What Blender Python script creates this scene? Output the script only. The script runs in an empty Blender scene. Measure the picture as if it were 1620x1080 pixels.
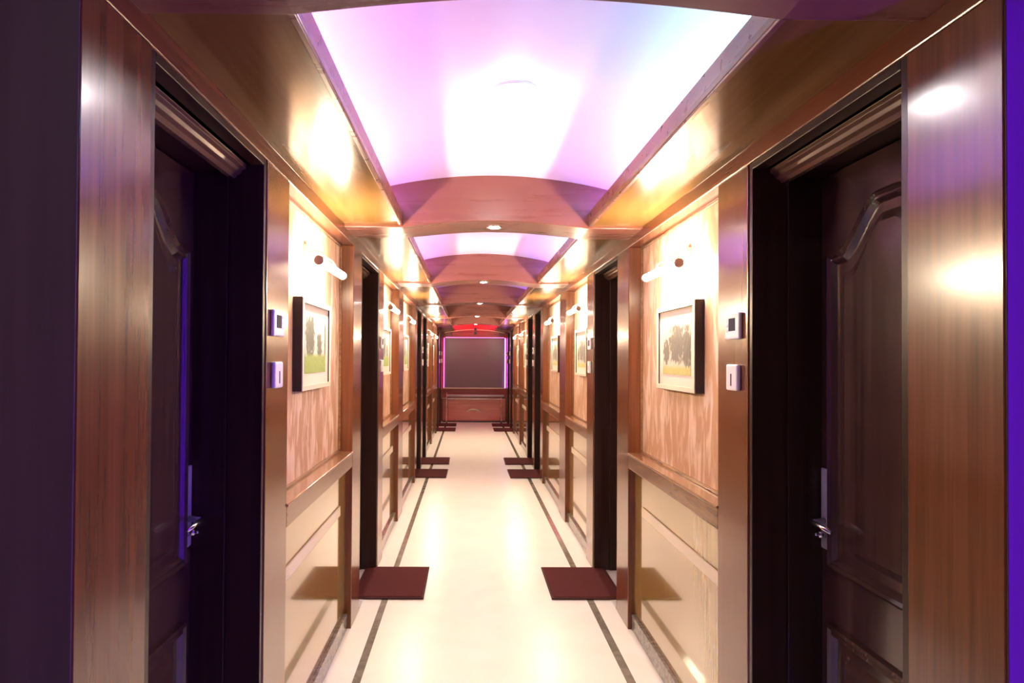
import bpy, bmesh, math, random
from mathutils import Vector, Matrix
random.seed(4)
SC = bpy.context.scene
COL = SC.collection

# ------------------------------------------------------------------ camera
cam_data = bpy.data.cameras.new('camera')
cam_data.sensor_width = 36.0
cam_data.lens = 36.0 * 1000 / 1620
cam_data.shift_y = 14.5 / 1620
cam_data.shift_x = 59 / 1620
cam_data.clip_start = 0.02
cam = bpy.data.objects.new('camera', cam_data)
COL.objects.link(cam)
cam.matrix_world = (Matrix.Translation((0, 0, 1.48)) @ Matrix.Rotation(-0.009, 4, 'Z')
                    @ Matrix.Rotation(math.pi / 2 + 0.0125, 4, 'X') @ Matrix.Rotation(0.006, 4, 'Z'))
SC.camera = cam

# ------------------------------------------------------------------ world, exposure
world = bpy.data.worlds.new('world')
SC.world = world
world.use_nodes = True
world.node_tree.nodes['Background'].inputs[0].default_value = (0.012, 0.010, 0.016, 1)
world.node_tree.nodes['Background'].inputs[1].default_value = 1.0
SC.view_settings.view_transform = 'Standard'
SC.view_settings.look = 'None'
SC.view_settings.gamma = 1
SC.view_settings.use_curve_mapping = False
SC.view_settings.exposure = 1.93
SCONCE_L = 80.0        # radiance of the picture light tubes
COVE_L = 26.0           # radiance of the cove strips
SPOT_L = 45.0          # radiance of the downlight lenses
BLUE_L = 42.0
NEON_L = 1.3
SC.cycles.max_bounces = 10
SC.cycles.diffuse_bounces = 5
SC.cycles.glossy_bounces = 6
SC.cycles.sample_clamp_indirect = 6.0
SC.cycles.caustics_reflective = False
SC.cycles.caustics_refractive = False

# ------------------------------------------------------------------ numbers of the place
XL, XR, XC = -0.636, 0.880, 0.122
DOOR_Z, SOF_Z = 2.10, 2.155
LIP_L, LIP_R = -0.344, 0.606
YEND = 14.85
Y0 = 1.03
DOORS = [(1.262, 1.988), (3.74, 4.465), (7.77, 8.49), (8.75, 9.47), (12.74, 13.46), (13.69, 14.41)]
PANELS = [(2.228, 3.478), (4.71, 5.75), (6.13, 7.52), (9.70, 10.92), (11.20, 12.50)]
BEAMS = [(1.03, 1.22), (3.20, 3.49), (5.60, 5.90), (7.85, 8.12), (10.32, 10.58), (12.68, 12.92)]

def wx(side, d):
    """x at depth d behind the wall face (positive = into the wall)"""
    return XL - d if side < 0 else XR + d

# ------------------------------------------------------------------ materials
def new_mat(name):
    m = bpy.data.materials.new(name)
    m.use_nodes = True
    nt = m.node_tree
    return m, nt, nt.nodes['Principled BSDF']

def simple(name, col, rough=0.5, metal=0.0, spec=0.5, coat=0.0):
    m, nt, p = new_mat(name)
    tc = nt.nodes.new('ShaderNodeTexCoord')
    n = nt.nodes.new('ShaderNodeTexNoise')
    n.inputs['Scale'].default_value = 35
    nt.links.new(tc.outputs['Object'], n.inputs['Vector'])
    mr = nt.nodes.new('ShaderNodeMapRange')
    mr.inputs['To Min'].default_value = rough * 0.9
    mr.inputs['To Max'].default_value = rough * 1.1
    nt.links.new(n.outputs['Fac'], mr.inputs['Value'])
    nt.links.new(mr.outputs['Result'], p.inputs['Roughness'])
    p.inputs['Base Color'].default_value = (*col, 1)
    p.inputs['Metallic'].default_value = metal
    p.inputs['Specular IOR Level'].default_value = spec
    p.inputs['Coat Weight'].default_value = coat
    p.inputs['Coat Roughness'].default_value = 0.08
    return m

def wood(name, c1, c2, rough=0.2, scale=(22, 22, 0.7), spec=0.5, coat=0.0, coat_rough=0.1, bump=True):
    m, nt, p = new_mat(name)
    tc = nt.nodes.new('ShaderNodeTexCoord')
    mp = nt.nodes.new('ShaderNodeMapping')
    mp.inputs['Scale'].default_value = scale
    nt.links.new(tc.outputs['Object'], mp.inputs['Vector'])
    n = nt.nodes.new('ShaderNodeTexNoise')
    n.inputs['Scale'].default_value = 1.6
    n.inputs['Detail'].default_value = 6
    n.inputs['Roughness'].default_value = 0.62
    nt.links.new(mp.outputs[0], n.inputs['Vector'])
    cr = nt.nodes.new('ShaderNodeValToRGB')
    cr.color_ramp.elements[0].position = 0.34
    cr.color_ramp.elements[0].color = (*c1, 1)
    cr.color_ramp.elements[1].position = 0.66
    cr.color_ramp.elements[1].color = (*c2, 1)
    nt.links.new(n.outputs['Fac'], cr.inputs[0])
    nt.links.new(cr.outputs[0], p.inputs['Base Color'])
    mr = nt.nodes.new('ShaderNodeMapRange')
    mr.inputs['To Min'].default_value = rough * 0.75
    mr.inputs['To Max'].default_value = rough * 1.3
    nt.links.new(n.outputs['Fac'], mr.inputs['Value'])
    nt.links.new(mr.outputs['Result'], p.inputs['Roughness'])
    bp = nt.nodes.new('ShaderNodeBump')
    bp.inputs['Strength'].default_value = 0.015
    bp.inputs['Distance'].default_value = 0.004
    nt.links.new(n.outputs['Fac'], bp.inputs['Height'])
    if bump: nt.links.new(bp.outputs[0], p.inputs['Normal'])
    p.inputs['Specular IOR Level'].default_value = spec
    p.inputs['Coat Weight'].default_value = coat
    p.inputs['Coat Roughness'].default_value = coat_rough
    return m

def emit(name, col, strength, ramp=None):
    m, nt, p = new_mat(name)
    nt.nodes.remove(p)
    e = nt.nodes.new('ShaderNodeEmission')
    e.inputs['Strength'].default_value = strength
    e.inputs['Color'].default_value = (*col, 1)
    if ramp:
        tc = nt.nodes.new('ShaderNodeTexCoord')
        sp = nt.nodes.new('ShaderNodeSeparateXYZ')
        nt.links.new(tc.outputs['Generated'], sp.inputs[0])
        cr = nt.nodes.new('ShaderNodeValToRGB')
        els = cr.color_ramp.elements
        els[0].position, els[0].color = ramp[0][0], (*ramp[0][1], 1)
        els[1].position, els[1].color = ramp[-1][0], (*ramp[-1][1], 1)
        for pos, c in ramp[1:-1]:
            k = els.new(pos)
            k.color = (*c, 1)
        nt.links.new(sp.outputs['Y'], cr.inputs[0])
        nt.links.new(cr.outputs[0], e.inputs['Color'])
    nt.links.new(e.outputs[0], nt.nodes['Material Output'].inputs[0])
    return m

M = {}
M['wood'] = wood('red_brown_laminate', (0.098, 0.028, 0.011), (0.165, 0.050, 0.018), 0.22, spec=0.6, coat=0.35, coat_rough=0.12)
M['header'] = wood('header_laminate', (0.135, 0.036, 0.018), (0.175, 0.050, 0.024), 0.24, scale=(20, 0.6, 20), spec=0.55, coat=0.2, bump=False)
M['soffit'] = wood('golden_brown_laminate', (0.16, 0.078, 0.022), (0.20, 0.102, 0.030), 0.20, scale=(20, 0.8, 20), spec=0.45, coat=0.15, coat_rough=0.16, bump=False)
M['beam'] = wood('beam_laminate', (0.16, 0.055, 0.042), (0.19, 0.068, 0.052), 0.28, scale=(0.8, 12, 12), spec=0.5, bump=False)
M['panel'] = wood('honey_laminate', (0.27, 0.165, 0.035), (0.33, 0.21, 0.05), 0.12, spec=0.8, coat=1.0, coat_rough=0.05)
M['sill'] = wood('dark_sill_wood', (0.14, 0.06, 0.03), (0.24, 0.12, 0.06), 0.22, scale=(30, 3.0, 30), spec=0.6, coat=0.3)
M['frame'] = wood('door_frame_wood', (0.022, 0.010, 0.009), (0.040, 0.018, 0.014), 0.3, spec=0.4)
M['door'] = wood('dark_mahogany', (0.030, 0.013, 0.013), (0.062, 0.028, 0.024), 0.22, spec=0.6, coat=0.3)
M['cornice'] = wood('cornice_wood', (0.10, 0.05, 0.035), (0.15, 0.08, 0.05), 0.25, scale=(12, 1, 12))
M['maroon'] = wood('maroon_mahogany', (0.24, 0.040, 0.035), (0.30, 0.060, 0.05), 0.22, scale=(1, 10, 14), spec=0.6, coat=0.4)
M['rose'] = wood('rosy_mahogany', (0.42, 0.13, 0.11), (0.50, 0.17, 0.14), 0.25, scale=(1, 10, 14), spec=0.6, coat=0.4)
M['red'] = simple('red_lacquer', (0.55, 0.04, 0.03), 0.3)
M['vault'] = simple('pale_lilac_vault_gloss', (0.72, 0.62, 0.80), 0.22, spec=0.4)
M['lobby'] = wood('lobby_laminate', (0.085, 0.045, 0.055), (0.115, 0.065, 0.075), 0.4, scale=(9, 9, 0.4), spec=0.3)
M['steel'] = simple('brushed_steel', (0.62, 0.62, 0.64), 0.22, 1.0)
M['brass'] = simple('polished_brass', (0.80, 0.60, 0.32), 0.22, 1.0)
M['white_plastic'] = simple('white_plastic', (0.84, 0.83, 0.84), 0.35)
M['screen'] = simple('display_glass', (0.02, 0.022, 0.05), 0.5, spec=0.1)
M['mat'] = simple('maroon_coir', (0.085, 0.022, 0.024), 0.95, spec=0.1)
M['mat_edge'] = simple('maroon_rubber', (0.06, 0.018, 0.02), 0.7, spec=0.2)
M['black_frame'] = simple('black_frame', (0.022, 0.010, 0.011), 0.45)
M['cream_frame'] = simple('cream_face', (0.62, 0.56, 0.44), 0.3)
M['mount'] = simple('mount_board', (0.56, 0.50, 0.42), 0.6)
M['tint'] = simple('tinted_glass', (0.15, 0.12, 0.14), 0.2, spec=0.8)
M['threshold'] = simple('white_marble', (0.72, 0.70, 0.68), 0.15)
M['black'] = simple('black_plastic', (0.02, 0.015, 0.02), 0.4)
M['bronze'] = simple('bronze_bracket', (0.42, 0.30, 0.26), 0.3, 0.7)
M['satin'] = simple('satin_grey_rail', (0.50, 0.50, 0.49), 0.35)
M['band'] = simple('cream_gloss_band', (0.62, 0.55, 0.42), 0.2)
M['pole'] = simple('pink_polished_rail', (0.75, 0.55, 0.55), 0.2, 0.8)

def floor_mat(name, base, vein, rough, scale=3.0):
    m, nt, p = new_mat(name)
    tc = nt.nodes.new('ShaderNodeTexCoord')
    n = nt.nodes.new('ShaderNodeTexNoise')
    n.inputs['Scale'].default_value = scale
    n.inputs['Detail'].default_value = 8
    n.inputs['Distortion'].default_value = 1.2
    nt.links.new(tc.outputs['Object'], n.inputs['Vector'])
    cr = nt.nodes.new('ShaderNodeValToRGB')
    cr.color_ramp.elements[0].position = 0.35
    cr.color_ramp.elements[0].color = (*vein, 1)
    cr.color_ramp.elements[1].position = 0.6
    cr.color_ramp.elements[1].color = (*base, 1)
    nt.links.new(n.outputs['Fac'], cr.inputs[0])
    nt.links.new(cr.outputs[0], p.inputs['Base Color'])
    p.inputs['Roughness'].default_value = rough
    return m
M['floor'] = floor_mat('cream_vitrified_tile', (0.86, 0.86, 0.83), (0.84, 0.83, 0.79), 0.26)
M['stripe'] = floor_mat('dark_marble_inlay', (0.17, 0.16, 0.135), (0.24, 0.22, 0.19), 0.10, 14)
M['granite'] = floor_mat('grey_granite', (0.16, 0.145, 0.13), (0.28, 0.26, 0.24), 0.14, 40)

def wallpaper():
    m, nt, p = new_mat('flame_damask_wallpaper')
    tc = nt.nodes.new('ShaderNodeTexCoord')
    mp = nt.nodes.new('ShaderNodeMapping')
    mp.inputs['Scale'].default_value = (1, 15, 4.2)
    nt.links.new(tc.outputs['Object'], mp.inputs['Vector'])
    n = nt.nodes.new('ShaderNodeTexNoise')
    n.inputs['Scale'].default_value = 1.0
    n.inputs['Detail'].default_value = 3
    n.inputs['Distortion'].default_value = 0.9
    nt.links.new(mp.outputs[0], n.inputs['Vector'])
    mp2 = nt.nodes.new('ShaderNodeMapping')
    mp2.inputs['Scale'].default_value = (1, 60, 6)
    nt.links.new(tc.outputs['Object'], mp2.inputs['Vector'])
    n2 = nt.nodes.new('ShaderNodeTexNoise')
    n2.inputs['Scale'].default_value = 1.0
    n2.inputs['Detail'].default_value = 4
    nt.links.new(mp2.outputs[0], n2.inputs['Vector'])
    ad = nt.nodes.new('ShaderNodeMath')
    ad.operation = 'MULTIPLY_ADD'
    ad.inputs[1].default_value = 0.22
    nt.links.new(n2.outputs['Fac'], ad.inputs[0])
    nt.links.new(n.outputs['Fac'], ad.inputs[2])
    cr = nt.nodes.new('ShaderNodeValToRGB')
    cr.color_ramp.elements[0].position = 0.56
    cr.color_ramp.elements[0].color = (0.48, 0.29, 0.17, 1)
    cr.color_ramp.elements[1].position = 0.74
    cr.color_ramp.elements[1].color = (0.70, 0.54, 0.42, 1)
    nt.links.new(ad.outputs[0], cr.inputs[0])
    nt.links.new(cr.outputs[0], p.inputs['Base Color'])
    p.inputs['Roughness'].default_value = 0.42
    p.inputs['Specular IOR Level'].default_value = 0.35
    return m
M['wallpaper'] = wallpaper()

def landscape(name, sky, tree, grass, grass_level, seed, dense):
    """a printed park view: grass below, ragged dark trees in the middle, pale sky"""
    m, nt, p = new_mat(name)
    tc = nt.nodes.new('ShaderNodeTexCoord')
    sp = nt.nodes.new('ShaderNodeSeparateXYZ')
    nt.links.new(tc.outputs['Generated'], sp.inputs[0])
    def noise(sc, vscale, detail=5):
        mp = nt.nodes.new('ShaderNodeMapping')
        mp.inputs['Scale'].default_value = vscale
        mp.inputs['Location'].default_value = (seed, seed * 2.3, seed * 0.7)
        nt.links.new(tc.outputs['Generated'], mp.inputs['Vector'])
        n = nt.nodes.new('ShaderNodeTexNoise')
        n.inputs['Scale'].default_value = sc
        n.inputs['Detail'].default_value = detail
        nt.links.new(mp.outputs[0], n.inputs['Vector'])
        return n.outputs['Fac']
    def mth(op, a, b, clamp=False):
        k = nt.nodes.new('ShaderNodeMath')
        k.operation = op
        k.use_clamp = clamp
        for i, v in enumerate((a, b)):
            if isinstance(v, (int, float)):
                k.inputs[i].default_value = v
            else:
                nt.links.new(v, k.inputs[i])
        return k.outputs[0]
    def mix(f, a, b):
        k = nt.nodes.new('ShaderNodeMix')
        k.data_type = 'RGBA'
        nt.links.new(f, k.inputs[0])
        for i, v in ((6, a), (7, b)):
            if isinstance(v, tuple):
                k.inputs[i].default_value = (*v, 1)
            else:
                nt.links.new(v, k.inputs[i])
        return k.outputs[2]
    z = sp.outputs['Z']
    y = sp.outputs['Y']
    wob = noise(9, (1, 1.6, 1.0), 6)                  # ragged foliage outline
    tree_f = None
    for (cy, cz, ry, rz) in dense:
        dy = mth('DIVIDE', mth('SUBTRACT', y, cy), ry)
        dz = mth('DIVIDE', mth('SUBTRACT', z, cz), rz)
        d = mth('ADD', mth('MULTIPLY', dy, dy), mth('MULTIPLY', dz, dz))
        d = mth('ADD', d, mth('MULTIPLY', mth('SUBTRACT', wob, 0.5), 2.4))
        f = mth('MULTIPLY', mth('SUBTRACT', 1.0, d), 2.0, True)
        tree_f = f if tree_f is None else mth('MAXIMUM', tree_f, f)
    streak = noise(1, (1, 40, 5), 4)
    tcol = mix(streak, tuple(c * 0.55 for c in tree), tuple(min(1, c * 1.6) for c in tree))
    base = mix(tree_f, sky, tcol)
    gn = noise(7, (1, 3, 3))
    gcol = mix(gn, tuple(c * 0.75 for c in grass), tuple(min(1, c * 1.25) for c in grass))
    gl = mth('MULTIPLY_ADD', gn, 0.12)
    nt.nodes[-1].inputs[2].default_value = grass_level
    gf = mth('MULTIPLY', mth('SUBTRACT', gl, z), 14.0, True)
    nt.links.new(mix(gf, base, gcol), p.inputs['Base Color'])
    p.inputs['Roughness'].default_value = 0.6
    p.inputs['Specular IOR Level'].default_value = 0.15
    return m
PRINTS = {
    'green': landscape('park_print_green', (0.42, 0.42, 0.38), (0.095, 0.10, 0.082), (0.22, 0.28, 0.09), 0.30, 1.7, ((0.24, 0.66, 0.24, 0.50), (0.68, 0.50, 0.15, 0.26), (1.0, 0.60, 0.08, 0.45))),
    'grey': landscape('park_print_grey', (0.40, 0.38, 0.32), (0.125, 0.115, 0.098), (0.36, 0.33, 0.13), 0.12, 5.2, ((0.46, 0.56, 0.36, 0.40), (0.12, 0.50, 0.20, 0.40), (0.86, 0.42, 0.14, 0.26))),
}

# ------------------------------------------------------------------ mesh helpers
class MB:
    def __init__(self):
        self.bm = bmesh.new()
    def faces(self, vs, fs):
        v = [self.bm.verts.new(p) for p in vs]
        for f in fs:
            try:
                self.bm.faces.new([v[i] for i in f])
            except ValueError:
                pass
        return self
    def box(self, x0, x1, y0, y1, z0, z1):
        if x0 > x1: x0, x1 = x1, x0
        if y0 > y1: y0, y1 = y1, y0
        if z0 > z1: z0, z1 = z1, z0
        vs = [(x0, y0, z0), (x1, y0, z0), (x1, y1, z0), (x0, y1, z0), (x0, y0, z1), (x1, y0, z1), (x1, y1, z1), (x0, y1, z1)]
        return self.faces(vs, [(0, 3, 2, 1), (4, 5, 6, 7), (0, 1, 5, 4), (1, 2, 6, 5), (2, 3, 7, 6), (3, 0, 4, 7)])
    def tube(self, pts, r, n=12, caps=True):
        """a round tube through the points"""
        pts = [Vector(p) for p in pts]
        rs = r if isinstance(r, (list, tuple)) else [r] * len(pts)
        rings = []
        ref = None
        for i, p in enumerate(pts):
            a = pts[max(i - 1, 0)]; b = pts[min(i + 1, len(pts) - 1)]
            d = (b - a).normalized()
            if ref is None:
                ref = Vector((0, 0, 1)) if abs(d.z) < 0.9 else Vector((1, 0, 0))
            u = d.cross(ref).normalized(); w = d.cross(u).normalized()
            rings.append([self.bm.verts.new(p + rs[i] * (math.cos(2 * math.pi * k / n) * u + math.sin(2 * math.pi * k / n) * w)) for k in range(n)])
        for a, b in zip(rings, rings[1:]):
            for k in range(n):
                self.bm.faces.new((a[k], a[(k + 1) % n], b[(k + 1) % n], b[k]))
        if caps:
            self.bm.faces.new(rings[0]); self.bm.faces.new(rings[-1])
        return self
    def loft(self, rings, closed=False, ring_closed=True):
        R = [[self.bm.verts.new(p) for p in r] for r in rings]
        n = len(R[0])
        pairs = list(zip(R, R[1:])) + ([(R[-1], R[0])] if closed else [])
        for a, b in pairs:
            for k in range(n if ring_closed else n - 1):
                self.bm.faces.new((a[k], a[(k + 1) % n], b[(k + 1) % n], b[k]))
        if ring_closed and not closed:
            self.bm.faces.new(R[0]); self.bm.faces.new(R[-1])
        return self
    def build(self, name, mat, parent=None, bevel=0.0, smooth=False, segs=2, loc=None):
        bmesh.ops.recalc_face_normals(self.bm, faces=self.bm.faces)
        me = bpy.data.meshes.new(name)
        self.bm.to_mesh(me); self.bm.free()
        o = bpy.data.objects.new(name, me)
        COL.objects.link(o)
        for m_ in (mat if isinstance(mat, (list, tuple)) else [mat]):
            me.materials.append(m_)
        if smooth:
            for p in me.polygons: p.use_smooth = True
        if bevel:
            b = o.modifiers.new('bevel', 'BEVEL')
            b.width = bevel; b.segments = segs; b.limit_method = 'ANGLE'; b.angle_limit = math.radians(40)
            b.harden_normals = False
        if parent is not None: o.parent = parent
        if loc is not None: o.location = loc
        return o

def empty(name, loc=(0, 0, 0)):
    o = bpy.data.objects.new(name, None)
    o.empty_display_size = 0.1
    COL.objects.link(o)
    o.location = loc
    return o

def tag(o, label, cat=None, group=None, kind=None):
    o['label'] = label
    if cat: o['category'] = cat
    if group: o['group'] = group
    if kind: o['kind'] = kind
    return o

def copy_tree(o, parent=None):
    c = o.copy()
    COL.objects.link(c)
    if parent is not None:
        c.parent = parent
    for ch in list(o.children):
        copy_tree(ch, c)
    return c

SIDE = {-1: 'left', 1: 'right'}
NTH = ['nearest', 'second', 'third', 'fourth', 'fifth', 'farthest']

# ------------------------------------------------------------------ floor
fl = MB().box(-1.7, 1.5, -1.6, YEND, -0.06, 0).build('floor', M['floor'])
tag(fl, 'glossy cream tiled corridor floor', 'floor', kind='structure')
# inlaid dark stripes, let a hair above the tile
for side, (a, b) in ((-1, (-0.525, -0.487)), (1, (0.733, 0.774))):
    st = MB().box(a, b, Y0, YEND - 0.02, 0.0, 0.0012).build('floor_inlay', M['stripe'])
    tag(st, 'thin dark grey marble stripe along the %s edge of the floor' % SIDE[side], 'floor stripe', 'dark floor stripes', 'structure')

# ------------------------------------------------------------------ vaulted ceiling
def vz(x):
    return 2.41 - 0.06 * ((x - XC) / 0.54) ** 2
def arc_pts(x0, x1, n=24, f=vz):
    return [(x0 + (x1 - x0) * i / n, f(x0 + (x1 - x0) * i / n)) for i in range(n + 1)]
pts = arc_pts(XL - 0.02, XR + 0.02, 32)
prof = pts + [(x, z + 0.05) for x, z in reversed(pts)]
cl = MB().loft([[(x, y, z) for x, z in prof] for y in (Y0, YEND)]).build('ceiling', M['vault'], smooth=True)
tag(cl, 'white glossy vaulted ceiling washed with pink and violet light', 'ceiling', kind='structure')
md = cl.modifiers.new('edges', 'EDGE_SPLIT'); md.split_angle = math.radians(50)

# ------------------------------------------------------------------ walls of the corridor
def build_wall(side):
    w = MB()
    x = lambda d: wx(side, d)
    def b(d0, d1, y0, y1, z0, z1): w.box(x(d0), x(d1), y0, y1, z0, z1)
    edges = sorted(DOORS + PANELS)
    y = Y0
    for (a, c) in edges:
        if a - y > 0.001: b(0, 0.30, y, a, 0, DOOR_Z)        # posts
        y = c
    b(0, 0.30, y, YEND, 0, DOOR_Z)
    for (a, c) in DOORS:
        b(0.262, 0.30, a, c, 0, DOOR_Z)
    o = w.build('wall_' + SIDE[side], M['wood'], bevel=0.0035)
    tag(o, '%s corridor wall of glossy red brown laminate posts' % SIDE[side], 'wall', kind='structure')
    MB().box(x(0), x(0.30), Y0, YEND, DOOR_Z, 2.30).build('header_band', M['header'], o, bevel=0.0035)
    for (a, c) in PANELS:
        MB().box(x(0.077), x(0.10), a, c, 0.94, DOOR_Z).build('wallpaper_panel', M['wallpaper'], o)
        # quarter round bead framing the paper
        bd = MB()
        for (y0, y1, z0, z1) in ((a, c, 0.966, 0.980), (a, c, 2.086, 2.10), (a, a + 0.014, 0.98, 2.086), (c - 0.014, c, 0.98, 2.086)):
            bd.box(x(0.064), x(0.0775), y0, y1, z0, z1)
        bd.build('panel_bead', M['sill'], o, bevel=0.004)
        sl = MB()
        sl.box(x(0.0), x(0.10), a, c, 0.882, 0.955)
        sl.box(x(-0.006), x(0.10), a - 0.0, c, 0.955, 0.967)
        sl.build('window_sill' if False else 'ledge', M['sill'], o, bevel=0.004)
        MB().box(x(0.038), x(0.10), a, c, 0.0, 0.884).build('lower_panel', M['panel'], o)
        MB().box(x(0.030), x(0.0385), a + 0.05, c - 0.16, 0.655, 0.708).build('inlay_band', M['band'], o, bevel=0.004)
        MB().box(x(0.020), x(0.039), a + 0.004, c - 0.004, 0.0, 0.085).build('skirting', M['granite'], o, bevel=0.003)
    return o
WALLS = {s: build_wall(s) for s in (-1, 1)}

# lobby where the photographer stands: cheek walls facing the camera, side walls, back wall and ceiling
for side in (-1, 1):
    xo = -1.6 if side < 0 else 1.45
    w = MB().box(wx(side, 0.0005), xo, Y0 - 0.0005, Y0 - 0.004, 0, 2.62).build('wall_front_' + SIDE[side], M['lobby'], bevel=0.002)
    tag(w, 'plain dark plum wall at the %s of the corridor mouth' % SIDE[side], 'wall', kind='structure')
    w = MB().box(xo, xo + side * 0.08, -1.6, Y0, 0, 2.62).build('wall_lobby_' + SIDE[side], M['lobby'])
    tag(w, 'dark lobby side wall on the %s' % SIDE[side], 'wall', kind='structure')
w = MB().box(-1.6, 1.45, -1.68, -1.6, 0, 2.62).build('wall_back', M['lobby'])
tag(w, 'dark lobby wall behind the camera', 'wall', kind='structure')
w = MB().box(-1.68, 1.53, -1.68, Y0, 2.62, 2.68).build('ceiling_lobby', M['lobby'])
tag(w, 'dark flat ceiling over the corridor mouth', 'ceiling', kind='structure')
w = MB().box(XL - .0, XR + .0, Y0 - 0.03, Y0 - 0.001, 2.15, 2.62).build('wall_front_top', M['lobby'])
tag(w, 'dark wall strip above the corridor mouth', 'wall', kind='structure')

# ------------------------------------------------------------------ soffits and beams
tn = 1
segs = [(BEAMS[i][1], BEAMS[i + 1][0]) for i in range(len(BEAMS) - 1)] + [(BEAMS[-1][1], YEND)]
bay_words = ['first bay', 'second bay', 'third bay', 'fourth bay', 'fifth bay', 'last bay']
for side, lip in ((-1, LIP_L), (1, LIP_R)):
    for k, (a, b) in enumerate(segs):
        xw = wx(side, 0)
        s = MB().box(xw, lip - side * 0.002, a, b, SOF_Z, SOF_Z + 0.02)
        o = s.build('trim_%d' % tn, M['soffit'], bevel=0.002); tn += 1
        tag(o, 'glossy golden brown soffit on the %s in the %s' % (SIDE[side], bay_words[k]), 'soffit', 'side soffits', 'structure')
        MB().box(lip, lip + side * 0.014, a, b, SOF_Z - 0.006, 2.225).build('lip', M['beam'], o, bevel=0.002)
for k, (a, b) in enumerate(BEAMS):
    n = 28
    low = [(XL, 2.143), (LIP_L - 0.02, 2.143)]
    for i in range(n + 1):
        t = i / n
        low.append((LIP_L + (LIP_R - LIP_L) * t, 2.143 + 0.036 * math.sin(math.pi * t)))
    low += [(LIP_R + 0.02, 2.143), (XR, 2.143)]
    top = [(x_, vz(x_) + 0.004) for x_ in [XR - (XR - XL) * i / 24 for i in range(25)]]
    prof = low + top
    o = MB().loft([[(x_, y_, z_) for x_, z_ in prof] for y_ in (a, b)]).build('trim_%d' % tn, M['beam'], bevel=0.003); tn += 1
    tag(o, '%s arched wooden beam across the ceiling, counted from the camera' % NTH[k], 'beam', 'arched ceiling beams', 'structure')

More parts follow.
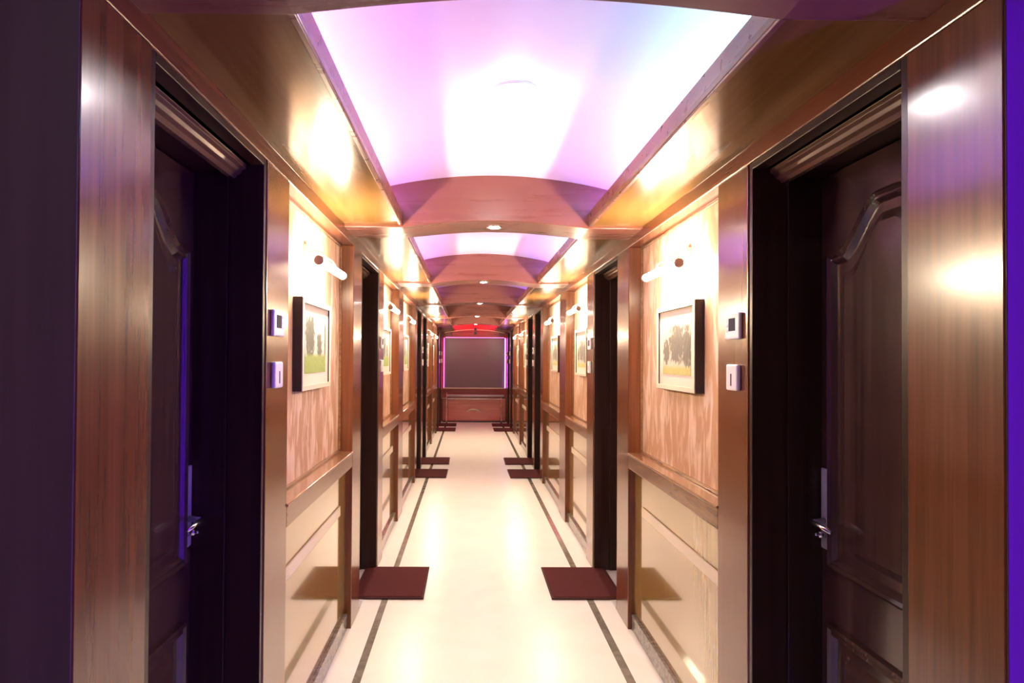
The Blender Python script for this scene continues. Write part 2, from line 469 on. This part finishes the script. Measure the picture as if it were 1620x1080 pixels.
# ------------------------------------------------------------------ doors
def door_proto(side):
    """built at y = 0 .. 0.726 with the wall face at x = 0 and depth running into the wall"""
    s = side
    W = 0.725
    root = empty('door_1')
    x = lambda d: s * d
    fr = MB()
    fr.box(x(0.004), x(0.112), 0.0, 0.022, 0, DOOR_Z)             # outer lining
    fr.box(x(0.004), x(0.112), W - 0.022, W, 0, DOOR_Z)
    fr.box(x(0.004), x(0.112), 0.022, W - 0.022, DOOR_Z - 0.022, DOOR_Z)
    fr.box(x(0.112), x(0.25), 0.0, 0.040, 0, DOOR_Z)              # inner rebate
    fr.box(x(0.112), x(0.25), W - 0.032, W, 0, DOOR_Z)
    fr.box(x(0.112), x(0.25), 0.040, W - 0.032, DOOR_Z - 0.050, DOOR_Z)
    fr.build('door_frame', M['frame'], root, bevel=0.002)
    # moulded head cornice under the lining
    prof = [(0.045, 2.078), (0.060, 2.078), (0.060, 2.066), (0.072, 2.060), (0.076, 2.050), (0.088, 2.044), (0.096, 2.034), (0.112, 2.034), (0.125, 2.05), (0.125, 2.078)]
    MB().loft([[(x(d), y_, z_) for d, z_ in prof] for y_ in (0.0221, W - 0.0221)]).build('head_cornice', M['cornice'], root, bevel=0.001)
    # leaf
    D = 0.215
    y0, y1, z0, z1 = 0.042, W - 0.034, 0.006, 2.046
    leaf = MB().box(x(D), x(D + 0.036), y0, y1, z0, z1).build('door_leaf', M['door'], root, bevel=0.002)
    # sunk panels with mouldings; the upper one has an arched (cathedral) head
    pa, pb = y0 + 0.050, y1 - 0.050
    cy = (pa + pb) / 2; hw = (pb - pa) / 2
    def arch(off):
        hw2 = hw - off
        out = []
        zs, zt = 1.800 - off, 1.935 - off
        N = 60
        for i in range(N + 1):
            t = i / N                                  # left to right
            u = abs(2 * t - 1)                         # 1 at ends, 0 at centre
            if u > 0.86: h = 0.0
            else:
                v = min(1.0, 1.18 * (1 - u / 0.86))
                h = v * v * (3 - 2 * v)
            out.append((cy - hw2 + 2 * hw2 * t, zs + (zt - zs) * h))
        return out
    def outline_top(off):
        return [(cy - (hw - off), 0.858 + off), *arch(off), (cy + (hw - off), 0.858 + off)]
    def outline_low(off):
        return [(pa + off, 0.14 + off), (pa + off, 0.690 - off), (pb - off, 0.690 - off), (pb - off, 0.14 + off)]
    for fn in (outline_top, outline_low):
        mb = MB()
        rings = [[(x(D - h), yy, zz) for yy, zz in fn(off)] for off, h in ((0.0, -0.002), (0.0, 0.012), (0.008, 0.017), (0.016, 0.010), (0.024, 0.014), (0.032, 0.004), (0.036, -0.002))]
        R = [[mb.bm.verts.new(p) for p in r] for r in rings]
        n = len(R[0])
        for a_, b_ in zip(R, R[1:]):
            for k in range(n):
                mb.bm.faces.new((a_[k], a_[(k + 1) % n], b_[(k + 1) % n], b_[k]))
        mb.build('panel_moulding', M['door'], leaf)
        mb = MB()
        A = [mb.bm.verts.new((x(D + 0.002), yy, zz)) for yy, zz in fn(0.055)]
        B = [mb.bm.verts.new((x(D - 0.010), yy, zz)) for yy, zz in fn(0.085)]
        n = len(A)
        for k in range(n):
            mb.bm.faces.new((A[k], A[(k + 1) % n], B[(k + 1) % n], B[k]))
        mb.bm.faces.new(B)
        mb.build('raised_panel', M['door'], leaf)
    # lever handle on a long plate at the far stile
    hy = y1 - 0.026
    pl = MB().box(x(D - 0.006), x(D + 0.001), hy - 0.021, hy + 0.021, 0.905, 1.15).build('handle', M['satin'], root, bevel=0.004)
    lv = MB()
    lv.tube([(x(D - 0.004), hy, 0.99), (x(D - 0.045), hy, 0.99), (x(D - 0.055), hy - 0.012, 0.99), (x(D - 0.056), hy - 0.06, 0.992), (x(D - 0.052), hy - 0.115, 0.986)], [0.010, 0.009, 0.009, 0.008, 0.006], 12)
    lv.build('lever', M['steel'], pl, smooth=True)
    ck = MB()
    ck.tube([(x(D - 0.004), hy, 0.950), (x(D - 0.026), hy, 0.950)], 0.011, 14)
    ck.tube([(x(D - 0.026), hy, 0.950), (x(D - 0.036), hy, 0.950)], [0.006, 0.004], 8)
    ck.build('lock_cylinder', M['steel'], pl, smooth=True)
    MB().box(x(0.0), x(0.245), 0.0225, W - 0.0225, 0.0008, 0.004).build('threshold', M['threshold'], root)
    return root
dn = 1
plate = {}
for side in (-1, 1):
    proto = door_proto(side)
    for k, (a, b) in enumerate(DOORS):
        o = proto if k == 0 else copy_tree(proto)
        o.name = 'door_%d' % dn; dn += 1
        o.location = (wx(side, 0), a, 0)
        where = {0: 'nearest door on the %s, dark mahogany with an arched raised panel and steel lever',
                 1: 'second dark door on the %s, behind the first framed picture',
                 2: 'third dark door on the %s, first of the close pair midway down',
                 3: 'fourth dark door on the %s, second of the close pair midway down',
                 4: 'fifth dark door on the %s, first of the pair by the end window',
                 5: 'last dark door on the %s, right beside the end window'}[k] % SIDE[side]
        tag(o, where, 'door', 'dark panelled doors', 'structure')

# ------------------------------------------------------------------ door mats
def mat_proto():
    root = empty('doormat')
    MB().box(-0.21, 0.21, -0.278, 0.278, 0.0, 0.013).build('pile', M['mat'], root, bevel=0.004)
    e = MB()
    for (a, b, c, d) in ((-0.222, -0.21, -0.29, 0.29), (0.21, 0.222, -0.29, 0.29), (-0.21, 0.21, -0.29, -0.278), (-0.21, 0.21, 0.278, 0.29)):
        e.box(a, b, c, d, 0, 0.008)
    e.build('edging', M['mat_edge'], root)
    return root
mp_ = None
mat_y = [None, 4.185, 8.12, 9.11, 13.12, 14.05]
for side in (-1, 1):
    for k in range(1, 6):
        if mp_ is None:
            mp_ = mat_proto(); o = mp_
        else:
            o = copy_tree(mp_)
        xx = (-0.713 - 0.27) / 2 if side < 0 else 0.74
        o.location = (xx, mat_y[k], 0.0045)
        o.rotation_euler = (0, 0, math.radians([0, 0, 0.6, -0.5, 0.4, -0.3][k] * side))
        w_ = {1: 'large in view, nearest maroon doormat, on the %s side', 2: 'second maroon doormat on the %s, nearer of the middle pair',
              3: 'third maroon doormat on the %s, farther of the middle pair', 4: 'fourth maroon doormat on the %s, nearer of the last pair',
              5: 'farthest maroon doormat on the %s, close to the end counter'}[k] % SIDE[side]
        tag(o, w_, 'doormat', 'maroon doormats')

# ------------------------------------------------------------------ picture lights
M['lamp'] = emit('warm_lamp_tube', (1.0, 0.81, 0.57), SCONCE_L)
def sconce_proto(side):
    """wall plate at x=0, tube in front of it"""
    s = -side
    root = empty('picture_light')
    MB().box(0, s * 0.022, -0.115, -0.055, -0.032, 0.032).box(0, s * 0.018, 0.06, 0.10, -0.024, 0.024).box(0, s * 0.010, -0.06, 0.065, -0.009, 0.009).build('wall_plate', M['bronze'], root, bevel=0.003)
    for y in (-0.085, 0.08):
        MB().tube([(s * 0.015, y, 0.0), (s * 0.055, y, 0.006), (s * 0.085, y, -0.012), (s * 0.096, y, -0.036)], 0.005, 8).build('arm', M['bronze'], root, smooth=True)
    MB().tube([(s * 0.098, -0.235, -0.058), (s * 0.098, 0.235, -0.058)], 0.017, 16).build('lamp_tube', M['lamp'], root, smooth=True)
    for y in (-0.25, 0.236):
        MB().tube([(s * 0.098, y, -0.058), (s * 0.098, y + 0.014, -0.058)], 0.020, 16).build('end_cap', M['bronze'], root, bevel=0.002)
    return root
place_words = ['between the first and second doors', 'just beyond the second door', 'before the middle pair of doors', 'just beyond the middle pair of doors', 'before the last pair of doors']
for side in (-1, 1):
    pr = sconce_proto(side)
    for k, (a, b) in enumerate(PANELS):
        o = pr if k == 0 else copy_tree(pr)
        o.location = (wx(side, 0.0765), (a + b) / 2 - 0.03, 1.935)
        tag(o, '%s glowing picture light on the %s wall, %s' % (NTH[k] if k < 4 else 'farthest', SIDE[side], place_words[k]), 'wall lamp', 'picture lights along the corridor')

# ------------------------------------------------------------------ framed pictures
def picture_proto(side, pm):
    s = -side
    root = empty('framed_picture')
    W, H, D = 0.52, 0.385, 0.038
    bx = MB()
    bx.box(0, s * D, -W / 2, -W / 2 + 0.014, -H / 2, H / 2)
    bx.box(0, s * D, W / 2 - 0.014, W / 2, -H / 2, H / 2)
    bx.box(0, s * D, -W / 2 + 0.014, W / 2 - 0.014, -H / 2, -H / 2 + 0.014)
    bx.box(0, s * D, -W / 2 + 0.014, W / 2 - 0.014, H / 2 - 0.014, H / 2)
    bx.build('frame', M['black_frame'], root, bevel=0.0015)
    ff = MB()
    x0, x1 = s * D, s * (D + 0.004)
    t = 0.022
    ff.box(x0, x1, -W / 2 + 0.001, -W / 2 + t, -H / 2 + 0.001, H / 2 - 0.001)
    ff.box(x0, x1, W / 2 - t, W / 2 - 0.001, -H / 2 + 0.001, H / 2 - 0.001)
    ff.box(x0, x1, -W / 2 + t, W / 2 - t, -H / 2 + 0.001, -H / 2 + t)
    ff.box(x0, x1, -W / 2 + t, W / 2 - t, H / 2 - t, H / 2 - 0.001)
    ff.build('frame_face', M['cream_frame'], root, bevel=0.001)
    MB().box(s * 0.004, s * (D - 0.008), -W / 2 + 0.014, W / 2 - 0.014, -H / 2 + 0.014, H / 2 - 0.014).build('mount', M['mount'], root)
    MB().box(s * (D - 0.008), s * (D - 0.0065), -0.188, 0.188, -0.122, 0.122).build('print', pm, root)
    return root
for side in (-1, 1):
    pr = picture_proto(side, PRINTS['green' if side < 0 else 'grey'])
    for k, (a, b) in enumerate(PANELS):
        o = pr if k == 0 else copy_tree(pr)
        o.location = (wx(side, 0.0768), (a + b) / 2 - 0.035, 1.535)
        if k == 0:
            lb = 'nearest picture on the left wall, black edged, green park with trees' if side < 0 else 'nearest picture on the right wall, black edged, grey trees over yellow grass'
        else:
            lb = '%s framed picture on the %s wall, %s' % (NTH[k] if k < 4 else 'farthest', SIDE[side], place_words[k])
        tag(o, lb, 'picture', 'framed park pictures')

# ------------------------------------------------------------------ thermostats and key card switches
def thermo_proto(side):
    s = -side
    root = empty('thermostat')
    MB().box(0, s * 0.013, -0.056, 0.056, -0.043, 0.043).build('housing', M['white_plastic'], root, bevel=0.005, segs=3)
    MB().box(s * 0.0125, s * 0.0145, -0.030, 0.020, -0.016, 0.026).build('display', M['screen'], root, bevel=0.001)
    q = MB()
    for i in range(3):
        q.box(s * 0.0125, s * 0.015, 0.030, 0.042, -0.020 + i * 0.018, -0.012 + i * 0.018)
    q.build('buttons', M['white_plastic'], root, bevel=0.001)
    return root
def card_proto(side):
    s = -side
    root = empty('key_card_switch')
    MB().box(0, s * 0.016, -0.042, 0.042, -0.043, 0.043).build('housing', M['white_plastic'], root, bevel=0.006, segs=3)
    MB().box(s * 0.0155, s * 0.0168, -0.004, 0.004, -0.028, 0.012).build('card_slot', M['screen'], root)
    return root
post_y = [2.082, 4.575, 8.60, 9.575, 13.57, 14.56]
dw = ['nearest', 'second', 'third', 'fourth', 'fifth', 'last']
for side in (-1, 1):
    tp, cp = thermo_proto(side), card_proto(side)
    for k, y in enumerate(post_y):
        o = tp if k == 0 else copy_tree(tp)
        o.location = (wx(side, -0.0003), y, 1.592)
        tag(o, 'white thermostat with dark display on the post beside the %s door on the %s' % (dw[k], SIDE[side]), 'thermostat', 'thermostats beside the doors')
        o = cp if k == 0 else copy_tree(cp)
        o.location = (wx(side, -0.0003), y - 0.005, 1.423)
        tag(o, 'white card switch below the thermostat beside the %s door on the %s' % (dw[k], SIDE[side]), 'switch', 'card switches beside the doors')

# ------------------------------------------------------------------ downlights
M['lens'] = emit('downlight_lens', (1.0, 0.90, 0.84), SPOT_L)
def downlight(r):
    root = empty('downlight')
    n = 24
    mb = MB()
    rings = []
    for rr, zz in ((r, -0.0005), (r, -0.004), (r * 0.92, -0.007), (r * 0.78, -0.006), (r * 0.75, 0.001)):
        rings.append([(rr * math.cos(2 * math.pi * i / n), rr * math.sin(2 * math.pi * i / n), zz) for i in range(n)])
    R = [[mb.bm.verts.new(p) for p in q] for q in rings]
    for a, b in zip(R, R[1:]):
        for i in range(n):
            mb.bm.faces.new((a[i], a[(i + 1) % n], b[(i + 1) % n], b[i]))
    mb.build('bezel', M['steel'], root, smooth=True)
    mb = MB()
    c = [(r * 0.77, -0.002), (r * 0.6, -0.006), (r * 0.3, -0.0085)]
    rings = [[mb.bm.verts.new((q * math.cos(2 * math.pi * i / n), q * math.sin(2 * math.pi * i / n), zz)) for i in range(n)] for q, zz in c]
    for a, b in zip(rings, rings[1:]):
        for i in range(n):
            mb.bm.faces.new((a[i], a[(i + 1) % n], b[(i + 1) % n], b[i]))
    mb.bm.faces.new(rings[-1])
    mb.build('lens', M['lens'], root, smooth=True)
    return root
dl = downlight(0.042)
spots = []
for k, (a, b) in enumerate(BEAMS[1:]):
    o = dl if k == 0 else copy_tree(dl)
    o.location = (XC + 0.008, (a + b) / 2, 2.143 + 0.036)
    tag(o, '%s small round downlight under an arched beam, counted from the camera' % NTH[k], 'downlight', 'beam downlights')
vl = empty('ceiling_lamp', (0.150, 2.17, vz(0.150) - 0.0005))
mb = MB()
n = 32
prof = [(0.078, 0.0), (0.078, -0.008), (0.076, -0.012), (0.074, -0.012)]
R = [[mb.bm.verts.new((q * math.cos(2 * math.pi * i / n), q * math.sin(2 * math.pi * i / n), z_)) for i in range(n)] for q, z_ in prof]
for a, b in zip(R, R[1:]):
    for i in range(n):
        mb.bm.faces.new((a[i], a[(i + 1) % n], b[(i + 1) % n], b[i]))
mb.build('bezel', M['white_plastic'], vl, smooth=True)
mb = MB()
R = [[mb.bm.verts.new((0.074 * math.cos(t) * math.cos(2 * math.pi * i / n), 0.074 * math.cos(t) * math.sin(2 * math.pi * i / n), -0.012 - 0.040 * math.sin(t))) for i in range(n)] for t in [k * 0.18 for k in range(8)]]
for a, b in zip(R, R[1:]):
    for i in range(n):
        mb.bm.faces.new((a[i], a[(i + 1) % n], b[(i + 1) % n], b[i]))
mb.bm.faces.new(R[-1])
M['dome'] = emit('frosted_dome', (1.0, 0.93, 0.92), 16.0)
mb.build('dome', M['dome'], vl, smooth=True)
# unseen fill lamp added behind the camera to lift the dark left wall
M['fill_lens'] = emit('fill_lamp_lens', (1.0, 0.84, 0.82), 44.0)
ll = downlight(0.12)
ll.location = (-0.9, -0.5, 2.619)
for ch in ll.children:
    if ch.name.startswith('lens'):
        ch.data.materials[0] = M['fill_lens']
tag(ll, 'unseen round fill lamp added on the flat lobby ceiling', 'downlight')
tag(vl, 'bright round lamp in the middle of the lilac vaulted ceiling', 'downlight')

# ------------------------------------------------------------------ cove LED strips
ramps_end = [(0.0, (1.0, 0.10, 0.20)), (1.0, (1.0, 0.12, 0.30))]
PINK, VIO, CYAN = (1.0, 0.38, 0.95), (0.42, 0.18, 1.0), (0.22, 0.75, 1.0)
ramps = {
    (-1, 0): [(0.0, PINK), (0.35, (0.6, 0.3, 1.0)), (0.7, (0.85, 0.45, 1.0)), (1.0, (0.45, 0.12, 1.0))],
    (1, 0): [(0.0, CYAN), (0.40, (0.25, 0.65, 1.0)), (0.7, (0.6, 0.35, 1.0)), (1.0, (0.30, 0.08, 1.0))],
    (-1, 5): ramps_end, (1, 5): ramps_end,
    (-1, 1): [(0.0, (0.8, 0.5, 1.0)), (1.0, (0.6, 0.2, 1.0))],
    (1, 1): [(0.0, (0.45, 0.55, 1.0)), (0.5, (0.5, 0.4, 1.0)), (1.0, (0.3, 0.12, 1.0))],
}
for side in (-1, 1):
    for k, (a, b) in enumerate(segs):
        if k in (3, 4): continue
        st = {0: 1.0, 1: 0.9, 2: 0.35, 5: 4.0}[k]
        em = emit('cove_strip_light', VIO, COVE_L * st, ramps.get((side, k), [(0.0, (0.5, 0.2, 1.0)), (1.0, (0.35, 0.1, 1.0))]))
        root = empty('led_strip', (wx(side, -0.14), (a + b) / 2, SOF_Z + 0.021))
        hl = (b - a) / 2 - 0.03
        MB().box(-0.016, 0.016, -hl, hl, 0, 0.006).build('channel', M['white_plastic'], root)
        MB().box(-0.011, 0.011, -hl + 0.005, hl - 0.005, 0.006, 0.012).build('diffuser', em, root)
        tag(root, 'coloured light strip hidden in the %s ceiling cove of the %s' % (SIDE[side], bay_words[k]), 'light strip', 'cove light strips')

# blue strip in the lobby, just before the corridor mouth
M['blue'] = emit('blue_strip', (0.17, 0.008, 1.0), BLUE_L)
root = empty('led_strip', (1.16, 0.66, 0.12))
MB().box(-0.018, 0.018, -0.018, 0.018, 0, 2.2).build('channel', M['black'], root, bevel=0.002)
MB().box(-0.021, -0.0185, -0.013, 0.013, 0.03, 2.17).build('diffuser', M['blue'], root)
MB().box(-0.06, 0.06, -0.06, 0.06, -0.12, 0.0).build('base', M['black'], root, bevel=0.004)
tag(root, 'upright blue light strip standing beside the right corridor mouth', 'light strip')

# ------------------------------------------------------------------ the far end
def zz(py): return 1.48 + (567 - py) / 67.6
def xx(px): return (px - 742) / 67.6
we = MB().box(XL - 0.3, XR + 0.3, YEND, YEND + 0.1, 0, 2.45).build('wall_end', M['maroon'])
tag(we, 'maroon end wall closing the corridor', 'wall', kind='structure')
ep = MB()
pr_ = [(xx(704), 2.16), (xx(716), 2.27), (xx(742), 2.315), (xx(762), 2.315), (xx(786), 2.27), (xx(799), 2.16)]
ep.loft([[(x_, y_, z_) for x_, z_ in pr_] for y_ in (YEND - 0.02, YEND - 0.001)])
o = ep.build('arched_panel', M['red'], bevel=0.004)
tag(o, 'bright red arched panel above the end window', 'panel', kind='structure')
# window
root = empty('window_1', (0, YEND, 0))
x0, x1, z0, z1 = xx(702), xx(800), 0.79, 1.96
f = MB()
f.box(x0 - 0.05, x0, -0.05, -0.001, z0 - 0.05, z1 + 0.03).box(x1, x1 + 0.02, -0.05, -0.001, z0 - 0.05, z1 + 0.03)
f.box(x0, x1, -0.05, -0.001, z0 - 0.05, z0).box(x0, x1, -0.05, -0.001, z1, z1 + 0.03)
f.build('window_frame', M['maroon'], root, bevel=0.004)
MB().box(x0, x1, -0.022, -0.012, z0, z1).build('pane', M['tint'], root)
MB().box(x0, x1, -0.075, -0.04, z0 - 0.012, z0 + 0.008).build('cream_sill', M['cream_frame'], root, bevel=0.003)
g = MB()
for xm in (x0 + 0.36, x1 - 0.36):
    g.box(xm - 0.006, xm + 0.006, -0.026, -0.0221, z0, z1)
g.build('glazing_bar', simple('smoke_bar', (0.10, 0.08, 0.09), 0.3), root)
tag(root, 'large dark tinted window filling the end of the corridor', 'window', kind='structure')
# neon outline
M['neon'] = emit('magenta_neon', (1.0, 0.10, 0.62), NEON_L)
M['neon_v'] = emit('violet_neon', (0.85, 0.20, 1.0), NEON_L * 1.2)
M['neon_dim'] = emit('soft_pink_neon', (1.0, 0.16, 0.45), NEON_L * 0.55)
for nm, pts, mm, r, lb in (
        ('neon_tube', [(x0 + 0.01, YEND - 0.065, z0 + 0.01), (x0 + 0.01, YEND - 0.065, z1)], M['neon'], 0.008, 'magenta light tube down the left edge of the end window'),
        ('neon_tube', [(x1 - 0.01, YEND - 0.065, z0 + 0.01), (x1 - 0.01, YEND - 0.065, z1)], M['neon_v'], 0.011, 'violet light tube down the right edge of the end window'),
        ('neon_tube', [(x0 + 0.04, YEND - 0.065, z1 + 0.01), (x1 - 0.04, YEND - 0.065, z1 + 0.01)], M['neon_dim'], 0.009, 'pink light tube across the top of the end window')):
    o = MB().tube(pts, r, 10).build(nm, mm, smooth=True)
    tag(o, lb, 'light tube', 'coloured tubes round the end window')
# brass rail
pts = []
for i in range(25):
    t = i / 24
    pts.append((xx(701) + (xx(801) - xx(701)) * t, YEND - 0.16, 2.075 + 0.075 * math.sin(math.pi * t)))
root = MB().tube(pts, 0.013, 10).build('arched_rail', M['brass'], smooth=True)
for t_ in (0.12, 0.88):
    xk = pts[0][0] + (pts[-1][0] - pts[0][0]) * t_
    MB().tube([(xk, YEND - 0.16, 2.09), (xk, YEND - 0.001, 2.06)], 0.008, 8).build('bracket', M['brass'], root, smooth=True)
tag(root, 'slender arched brass rail spanning above the end window', 'rail')
for t_, lbx in ((0.14, 'left'), (0.88, 'right')):
    xk = pts[0][0] + (pts[-1][0] - pts[0][0]) * t_
    h = MB().tube([(xk, YEND - 0.16, 2.095), (xk, YEND - 0.16, 2.02), (xk + 0.012, YEND - 0.17, 1.995), (xk + 0.03, YEND - 0.17, 2.00), (xk + 0.034, YEND - 0.17, 2.02)], 0.006, 8)
    tag(h.build('hook', M['steel'], smooth=True), 'small silver hook hanging from the %s end of the arched rail' % lbx, 'hook', 'hooks on the arched rail')
# dome camera hung on the last beam centre
root = empty('security_camera', (xx(752), YEND - 0.22, 2.10))
MB().tube([(0, 0, 0.075), (0, 0, 0.04)], 0.032, 16).tube([(0, 0, 0.04), (0, 0, 0.01)], 0.012, 10).build('mount', M['black'], root, bevel=0.002)
MB().box(-0.034, 0.034, -0.07, 0.06, -0.06, 0.01).tube([(0, -0.07, -0.026), (0, -0.085, -0.026)], 0.022, 14).build('housing', M['black'], root, bevel=0.006)
MB().tube([(0, 0.0, 0.075), (0, 0.10, 0.10), (0, 0.219, 0.10)], 0.01, 8).build('wall_arm', M['black'], root, smooth=True)
tag(root, 'small black security camera above the centre of the end window', 'camera')
# counter
root = empty('counter', (0, 0, 0))
cx0, cx1 = XL + 0.03, XR - 0.03
yb = YEND - 0.001
MB().box(cx0, cx1, yb - 0.13, yb, 0.035, 0.53).build('body', M['rose'], root, bevel=0.004)
MB().box(cx0, cx1, yb - 0.11, yb, 0.0, 0.035).build('plinth', M['frame'], root)
MB().box(cx0 - 0.01, cx1 + 0.01, yb - 0.16, yb, 0.53, 0.56).build('worktop', M['pole'], root, bevel=0.004)
dr = MB()
dx0, dx1, dz0, dz1 = cx0 + 0.13, cx1 - 0.12, 0.07, 0.44
dr.box(dx0, dx1, yb - 0.142, yb - 0.13, dz0, dz1)
for (a_, b_, c_, d_) in ((dx0, dx1, dz0, dz0 + 0.02), (dx0, dx1, dz1 - 0.02, dz1), (dx0, dx0 + 0.02, dz0, dz1), (dx1 - 0.02, dx1, dz0, dz1)):
    dr.box(a_, b_, yb - 0.152, yb - 0.142, c_, d_)
drw = dr.build('drawer', M['rose'], root, bevel=0.002)
hp = [(0.11 + 0.155 * math.cos(t), yb - 0.165 - 0.012 * math.sin(t), 0.215 + 0.085 * math.sin(t)) for t in [math.pi * (0.08 + 0.84 * i / 14) for i in range(15)]]
MB().tube(hp, [0.006 + 0.011 * math.sin(math.pi * i / 14) for i in range(15)], 10).build('crescent_handle', M['cream_frame'], drw, smooth=True)
tag(root, 'low rosy mahogany counter under the end window', 'counter')
hr = MB().tube([(xx(707), YEND - 0.21, 0.62), (xx(797), YEND - 0.21, 0.62)], 0.026, 14).build('handrail', M['satin'], smooth=True)
for xk in (xx(709), xx(795)):
    MB().tube([(xk, YEND - 0.21, 0.62), (xk, YEND - 0.05, 0.62), ], 0.013, 10).build('bracket', M['steel'], hr, smooth=True)
tag(hr, 'horizontal silver rail in front of the end counter', 'rail')
for px_, lb in ((707.6, 'left'), (793, 'right')):
    pz = 0.60 if lb == 'left' else 0.60
    o = MB().tube([(xx(px_), YEND - 0.24 - 0.0, 0.0), (xx(px_), YEND - 0.24, 0.69 if lb == 'left' else 0.60)], 0.011, 10).build('rail_post', M['pole'], smooth=True)
    tag(o, 'thin upright metal post at the %s end of the silver rail' % lb, 'post', 'posts of the end rail')
